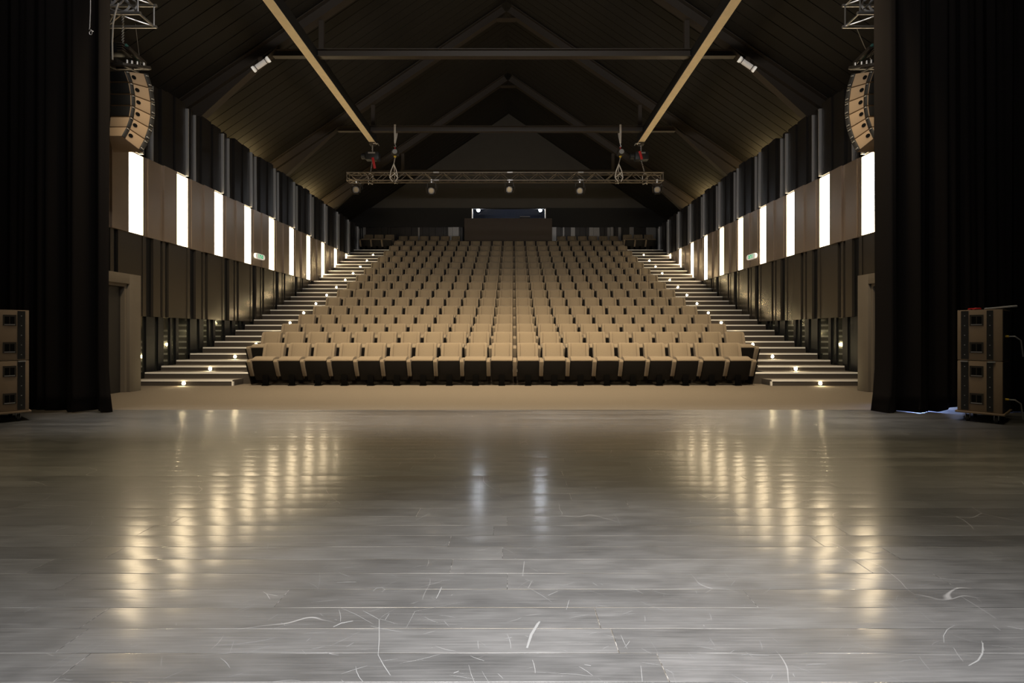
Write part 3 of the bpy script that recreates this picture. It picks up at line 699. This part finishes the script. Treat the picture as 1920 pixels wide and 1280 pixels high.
# ------------------------------------------------------------------ stage curtains
def curtain(s, edge):
    mb = MB(); xs = []; n = 300; wid = 6.4
    for i in range(n + 1): xs.append((i / n) ** 1.35 * wid)
    zs = [0, .25, .6, 1.2, 2.4, 4.0, 5.6, 7.4]
    rr = random.Random(5 if s < 0 else 9)
    ph = [rr.uniform(0, 6.28) for _ in range(6)]
    def off(q, z):
        near = math.exp(-((q - .33) / .38) ** 2)
        amp = .025 + .085 * near
        f = math.sin(q * 15.5 + ph[0] + .08 * math.sin(z)) * amp + .02 * math.sin(q * 33 + ph[1]) + .012 * math.sin(q * 61 + ph[2] + .2 * z)
        f += .02 * math.sin(q * 5 + ph[3] + .15 * z)
        return f
    vs = []
    for z in zs:
        flare = .06 * max(0, 1 - z / .9) ** 2
        for q in xs:
            turn = .10 * max(0, 1 - q / .10) ** 2          # the leading edge turns back
            hem = .022 + .014 * math.sin(q * 3.1 + ph[4]) + .010 * math.sin(q * 9 + ph[5]) if z == 0 else z
            if z == 0 and s > 0: hem = .008 + (.085 * math.sin((q - .80) / .52 * math.pi) if .80 < q < 1.32 else 0)
            vs.append((edge + s * (q - flare * max(0, 1 - q / .5)), 6.78 + off(q, z) + turn, max(hem, .006)))
    m = n + 1
    fs = [(a*m+i, a*m+i+1, (a+1)*m+i+1, (a+1)*m+i) for a in range(len(zs)-1) for i in range(n)]
    mb.add(vs, fs)
    o = mb.build('stage_curtain', M['velvet'], None, smooth=True)
    for e in o.data.polygons: e.use_smooth = True
    md = o.modifiers.new('thick', 'SOLIDIFY'); md.thickness = .006; md.offset = 0
    tag(o, 'tall black velvet stage curtain hanging at the %s side of the stage' % SIDE[s], 'curtain', 'black stage curtains')
curtain(-1, -755 * 6.83 / F); curtain(1, 686 * 6.83 / F)
# a hand line with a loop hangs before the left curtain
rp = [P(170, -40, 6.4), P(169.5, 20, 6.4), P(168.5, 50, 6.4)]
for i in range(16):
    a = i / 15 * math.pi * 2.4 - .3; rp.append(P(168.5 + 3.4 * math.sin(a) , 59.5 - 4.5 * math.cos(a), 6.4) + Vector((0, .002 * i, 0)))
rp.insert(0, P(171, -160, 6.4))
tag(MB().tube(rp, .0045, 6).build('hand_line', M['grey'], None, smooth=True), 'thin cord with a looped end hanging before the left curtain', 'rope')

# ------------------------------------------------------------------ line arrays hung beside the stage opening
ANG = [-18, -8, 0, 8, 15, 22, 29]
def arr(s, where, r, z): 
    u = 6.365 - .47 * r if where == 'in' else 6.615 + .47 * r
    return Vector((U(s, u), 8.2 + .883 * r, z))
for s in (-1, 1):
    t = thing('line_array', 'curved column of six brown speakers hanging at the %s side of the stage' % SIDE[s], 'loudspeaker', (U(s, 6.49), 8.33, 4.9), group='hanging speaker columns')
    ft = Vector((.36, 5.68))
    for i in range(6):
        a0, a1 = math.radians(ANG[i]), math.radians(ANG[i + 1])
        fb = ft + Vector((-math.sin(a0), -math.cos(a0))) * .243
        rt = ft + Vector((-math.cos(a0), math.sin(a0))) * .36; rb = fb + Vector((-math.cos(a1), math.sin(a1))) * .36
        dn = (ft - fb).normalized() * .008; dr_ = (rt - rb).normalized() * .008
        q = [rb + dr_, fb + dn, ft - dn, rt - dr_]
        cb_ = MB().hexa([arr(s, 'in', *q[0]), arr(s, 'in', *q[1]), arr(s, 'out', *q[1]), arr(s, 'out', *q[0]), arr(s, 'in', *q[3]), arr(s, 'in', *q[2]), arr(s, 'out', *q[2]), arr(s, 'out', *q[3])])
        c = cb_.build('speaker_cabinet', M['array_brown'], t, bevel=.006)
        nrm = (arr(s, 'in', .1, 0) - arr(s, 'in', 0, 0)).cross(Vector((0, 0, 1))).normalized()
        if nrm.x * s > 0: nrm = -nrm
        def strip(f0, f1, name, th=.014, m=M['black'], z0=0., z1=1.):
            lo0, lo1 = q[0].lerp(q[1], f0), q[0].lerp(q[1], f1); hi0, hi1 = q[3].lerp(q[2], f0), q[3].lerp(q[2], f1)
            lo0, hi0 = lo0.lerp(hi0, z0), lo0.lerp(hi0, z1); lo1, hi1 = lo1.lerp(hi1, z0), lo1.lerp(hi1, z1)
            k = [arr(s, 'in', *lo0), arr(s, 'in', *lo1), arr(s, 'in', *hi1), arr(s, 'in', *hi0)]
            e = MB().hexa([k[0] + nrm * .0005, k[1] + nrm * .0005, k[1] + nrm * th, k[0] + nrm * th, k[3] + nrm * .0005, k[2] + nrm * .0005, k[2] + nrm * th, k[3] + nrm * th])
            return e.build(name, m, t if False else c, world=False) if False else _sub(e, name, m, c, t)
        def _sub(e, name, m, c, t):
            e.v = [p - t.location for p in e.v]; return e.build(name, m, c, world=False, bevel=.002)
        strip(0, .15, 'rigging_rail'); strip(.80, .985, 'rigging_rail', .02)
        for z_ in (.12, .78): strip(.83, .95, 'rigging_pin', .034, M['alu'], z_, z_ + .08)
        strip(.03, .12, 'rigging_pin', .026, M['alu'], .86, .95)
        ce = q[0].lerp(q[1], .29).lerp(q[3].lerp(q[2], .29), .55); cw = arr(s, 'in', *ce)
        e = MB().tube([cw + nrm * .0005, cw + nrm * .004], .044, 20); _sub(e, 'port_ring', M['array_brown'], c, t)
        e = MB().tube([cw + nrm * .0042, cw + nrm * .006], .035, 20); _sub(e, 'port_hole', M['void'], c, t)
        # rear face panel, dark
        k = [arr(s, 'in', *q[0]), arr(s, 'out', *q[0]), arr(s, 'out', *q[3]), arr(s, 'in', *q[3])]
        w_ = Vector((0, -.004, 0)); w2_ = Vector((0, -.012, 0)); sh = lambda p, o_: p.lerp((k[0] + k[1] + k[2] + k[3]) / 4, .06) + o_
        if i < 4:
            e = MB().hexa([sh(k[0], w2_), sh(k[1], w2_), sh(k[1], w_), sh(k[0], w_), sh(k[3], w2_), sh(k[2], w2_), sh(k[2], w_), sh(k[3], w_)]); _sub(e, 'rear_panel', M['black'], c, t)
        ft = fb
    # flying frame on top
    fr = MB()
    for wh in ('in', 'out'): fr.bar(arr(s, wh, -.02, 5.66), arr(s, wh, .40, 5.80), .05, .05)
    fr.bar(arr(s, 'in', .0, 5.665), arr(s, 'out', .0, 5.665), .05, .05); fr.bar(arr(s, 'in', .38, 5.79), arr(s, 'out', .38, 5.79), .05, .05)
    fr.bar((arr(s, 'in', .19, 5.75) + arr(s, 'out', .19, 5.75)) / 2 + Vector((0, -.2, -.03)), (arr(s, 'in', .19, 5.75) + arr(s, 'out', .19, 5.75)) / 2 + Vector((0, .3, .06)), .06, .06)
    fr.build('flying_frame', M['fixture'], t, bevel=.005)
    for q_ in (.05, .12, .2, .3):
        p_ = arr(s, 'in', q_, 5.72 + q_ * .3); MB().tube([p_ + Vector((0, 0, -.03)), p_ + Vector((0, 0, .03))], .022, 8).build('shackle', M['alu'], t, smooth=True)
    # hoist body over the frame
    hx = U(s, 6.40)
    h = thing('hoist_motor', 'ribbed hoist motor above the %s hanging speaker column' % SIDE[s], 'chain hoist', (hx, 8.25, 5.85), group='hoists above the speaker columns')
    MB().box(U(s, 6.36), U(s, 6.68), 8.16, 8.34, 5.86, 6.02).build('motor_body', M['black'], h, bevel=.02)
    fi = MB(); fx0 = hx - s * .02
    for k in range(4): fi.box(U(s, 6.34), U(s, 6.44), 8.14, 8.36, 5.868 + k * .04, 5.890 + k * .04)
    fi.build('cooling_ribs', M['steel'], h, bevel=.004)
    MB().bar((U(s, 6.335), 8.20, 6.0), (U(s, 6.35), 8.52, 5.92), .03, .05).build('green_strap', M['teal'], h)
    MB().bar((U(s, 6.29), 8.20, 5.95), (U(s, 6.27), 8.56, 5.875), .05, .06).build('spreader_arm', M['fixture'], h, bevel=.004)
    chain(MB(), (U(s, 6.42), 8.25, 6.02), (U(s, 6.42), 8.25, 6.55), 22, .014).build('chain', M['alu'], h, smooth=True)
    # truss stub over it
    tx, tz = U(s, 5.955), EYE + 5.33
    tr = thing('side_truss', 'aluminium box truss end above the %s hanging speaker column' % SIDE[s], 'truss', (U(s, 7.5), 8.2, tz), group='side trusses above the stage opening')
    for yy in (8.04, 8.40):
        for zz in (tz, tz + .37): MB().tube([(tx, yy, zz), (U(s, 7.55), yy, zz)], .026, 10).build('chord', M['alu'], tr, smooth=True)
    b_ = MB(); x_ = 5.98; k = 0
    for yy in (8.04, 8.40):
        b_.tube([(U(s, 6.0), yy, tz), (U(s, 6.0), yy, tz + .37)], .012, 6)
    for zz in (tz, tz + .37): b_.tube([(U(s, 6.0), 8.04, zz), (U(s, 6.0), 8.40, zz)], .012, 6)
    while x_ < 7.1:
        xb = x_ + .42
        for yy in (8.04, 8.40): b_.tube([(U(s, x_), yy, tz if k % 2 == 0 else tz + .37), (U(s, xb), yy, tz + .37 if k % 2 == 0 else tz)], .012, 6)
        for zz in (tz, tz + .37): b_.tube([(U(s, x_), 8.04 if k % 2 else 8.40, zz), (U(s, xb), 8.40 if k % 2 else 8.04, zz)], .012, 6)
        x_ = xb; k += 1
    b_.build('bracing', M['alu'], tr, smooth=True)
    cbm = MB(); pts = []
    for i in range(70):
        q_ = i / 69; a = q_ * math.pi * 2 * 4
        pts.append((U(s, 6.35 + .16 * math.cos(a) + .25 * q_), 8.2 + .1 * math.sin(a * .5), tz + .30 + .12 * math.sin(a)))
    cbm.tube(pts, .016, 6)
    tag(cbm.build('cable_coil', M['grey'], None, smooth=True), 'pale cable coiled in the truss above the %s speaker column' % SIDE[s], 'cable', 'cables in the side trusses')
    if s < 0:
        pts = [P(222, 6, 8.0), P(216, 25, 8.0), P(212, 45, 8.0), P(210.5, 80, 8.0), P(211, 112, 8.0)]
        pts = [pts[0].lerp(pts[1], .5) if i < 0 else p for i, p in enumerate(pts)]
        tag(MB().tube(pts, .012, 8).build('feed_cable', M['white'], None, smooth=True), 'pale cable hanging from the left truss down beside the curtain', 'cable')
        tag(MB().tube([P(254, 45, 8.42), P(258, 80, 8.75), P(264, 126, 9.0)], .004, 6).build('steadying_line', M['grey'], None), 'thin dark line from the left truss to the speaker column', 'rope')
    else:
        tag(MB().tube([P(1606, 52, 8.42), P(1620, 85, 8.75), P(1636, 118, 9.0)], .006, 6).build('steadying_line', M['grey'], None), 'thin slanting line from the right truss to the speaker column', 'rope')

# ------------------------------------------------------------------ stacked subwoofers on wheel boards at the stage sides
for s in (-1, 1):
    # plan frame: corner nearest the hall, face direction towards the eye, depth direction off stage
    if s > 0: A, B = P(1795, 700, 6.18), P(1880, 700, 5.86)
    else: A, B = P(54.5, 700, 6.18), P(-31, 700, 5.86)
    ex_ = Vector((B.x - A.x, B.y - A.y, 0)); wd = ex_.length; ex_.normalize()
    ey_ = Vector((-ex_.y, ex_.x, 0));  ey_ = ey_ if ey_.y > 0 else -ey_
    O = Vector((A.x, A.y, 0)); DEP = .62
    def wp(a, b, z): return O + ex_ * a + ey_ * b + Vector((0, 0, z))
    def wbox(a0, a1, b0, b1, z0, z1):
        return MB().hexa([wp(a0,b0,z0), wp(a1,b0,z0), wp(a1,b1,z0), wp(a0,b1,z0), wp(a0,b0,z1), wp(a1,b0,z1), wp(a1,b1,z1), wp(a0,b1,z1)])
    where = 'before the %s curtain' % SIDE[s]
    t = thing('wheel_board', 'low wheeled board under the subwoofers ' + where, 'dolly', wp(wd/2, DEP/2, 0), group='wheel boards at the stage sides')
    wbox(-.02, wd + .02, -.02, DEP + .02, .105, .13).build('board', M['brown'], t, bevel=.004)
    for a in (.09, wd - .06):
        for b in (.06, DEP - .06):
            cs = MB().tube([wp(a - .015, b, .042), wp(a + .015, b, .042)], .042, 16).build('caster', M['rubber'], t, smooth=True)
            e = wbox(a - .022, a - .016, b - .02, b + .02, .04, .104); e.v += []
            for q in e.v: q -= t.location
            e2 = wbox(a + .016, a + .022, b - .02, b + .02, .04, .104)
            for q in e2.v: q -= t.location
            e.add(e2.v, e2.f); e.build('caster_fork', M['alu'], cs, world=False)
    H = .632
    for lv in range(2):
        z0 = .132 + lv * (H + .006); z1 = z0 + H
        t = thing('subwoofer', '%s brown subwoofer cabinet of the stack %s' % (('lower', 'upper')[lv], where), 'subwoofer', wp(wd/2, DEP/2, z0), group='subwoofers at the stage sides')
        wbox(0, wd, 0, DEP, z0, z1).build('cabinet', M['brown'], t, bevel=.006)
        for a0, a1 in ((.035, .105), (wd * .66, wd * .80)):
            r_ = wbox(a0, a1, -.006, -.0005, z0 + .012, z1 - .012).build('rail', M['black'], t)
            sc_ = MB()
            for k in range(5):
                p_ = wp((a0 + a1) / 2, -.0062, z0 + .07 + k * .122); sc_.tube([p_ - t.location, p_ - t.location - ey_ * .003], .006, 8)
            sc_.build('screw_heads', M['alu'], r_, world=False)
        for zc in (z0 + .16, z1 - .13):
            a0, a1 = .115, wd * .59
            ho = wbox(a0, a1, -.005, -.0005, zc - .068, zc + .068).build('handle_plate', M['fixture'], t)
            for k0, k1 in ((.14, .46), (.54, .86)):
                e = wbox(a0 + (a1 - a0) * k0, a0 + (a1 - a0) * k1, -.008, -.0052, zc - .045, zc + .045)
                for q in e.v: q -= t.location
                e.build('handle_recess', M['void'], ho, world=False)
            e = wbox(a0 + .012, a1 - .012, -.013, -.0052, zc - .060, zc - .049)
            for q in e.v: q -= t.location
            e.build('handle_bar', M['alu'], ho, world=False)
        if lv == 0:
            for a in (.05, wd * .73):
                wbox(a - .02, a + .05, -.016, -.0005, z1 - .016, z1 - .001).build('latch', M['alu'], t, bevel=.003)
        wbox(wd + .0005, wd + .004, .01, DEP - .01, z0 + .01, z1 - .01).build('rear_grille', M['black'], t)
        if s > 0:
            pl = wp(wd + .004, .20, z0 + .30 if lv else z0 + .16)
            MB().tube([pl, pl + ex_ * .03], .014, 10).build('socket', M['yellow'], t, smooth=True)
            q0 = pl + ex_ * .032
            tag(MB().tube([q0, q0 + ex_ * .05 + Vector((0, 0, .0)), q0 + ex_ * .09 + ey_ * .10 + Vector((0, 0, -.05)), q0 + ex_ * .10 + ey_ * .2 + Vector((0, 0, -.25))], .008, 8).build('speaker_cable', M['grey'], None, smooth=True),
                'grey cable plugged into the %s subwoofer %s' % (('lower', 'upper')[lv], where), 'cable', 'cables on the subwoofers')
    zt = .132 + 2 * H + .006 + .001
    if s > 0:
        pts = [wp(.10 + .10 * q, .06 + .05 * math.sin(q * 7), zt + .013) for q in [i / 12 for i in range(13)]]
        tag(MB().tube(pts, .013, 8).build('red_cable', M['red'], None, smooth=True), 'short red cable lying on the right subwoofer stack', 'cable')
        pts = [wp(.24 + .28 * q, .10 + .04 * math.sin(q * 6), zt + .012 + .022 * q) for q in [i / 12 for i in range(13)]]
        tag(MB().tube(pts, .012, 8).build('grey_cable', M['grey'], None, smooth=True), 'silver grey cable lying on the right subwoofer stack', 'cable')
    else:
        e = wbox(.28, .42, .10, .34, zt, zt + .04)
        tag(e.build('black_box', M['black'], None, bevel=.008), 'flat black box lying on the left subwoofer stack', 'box')
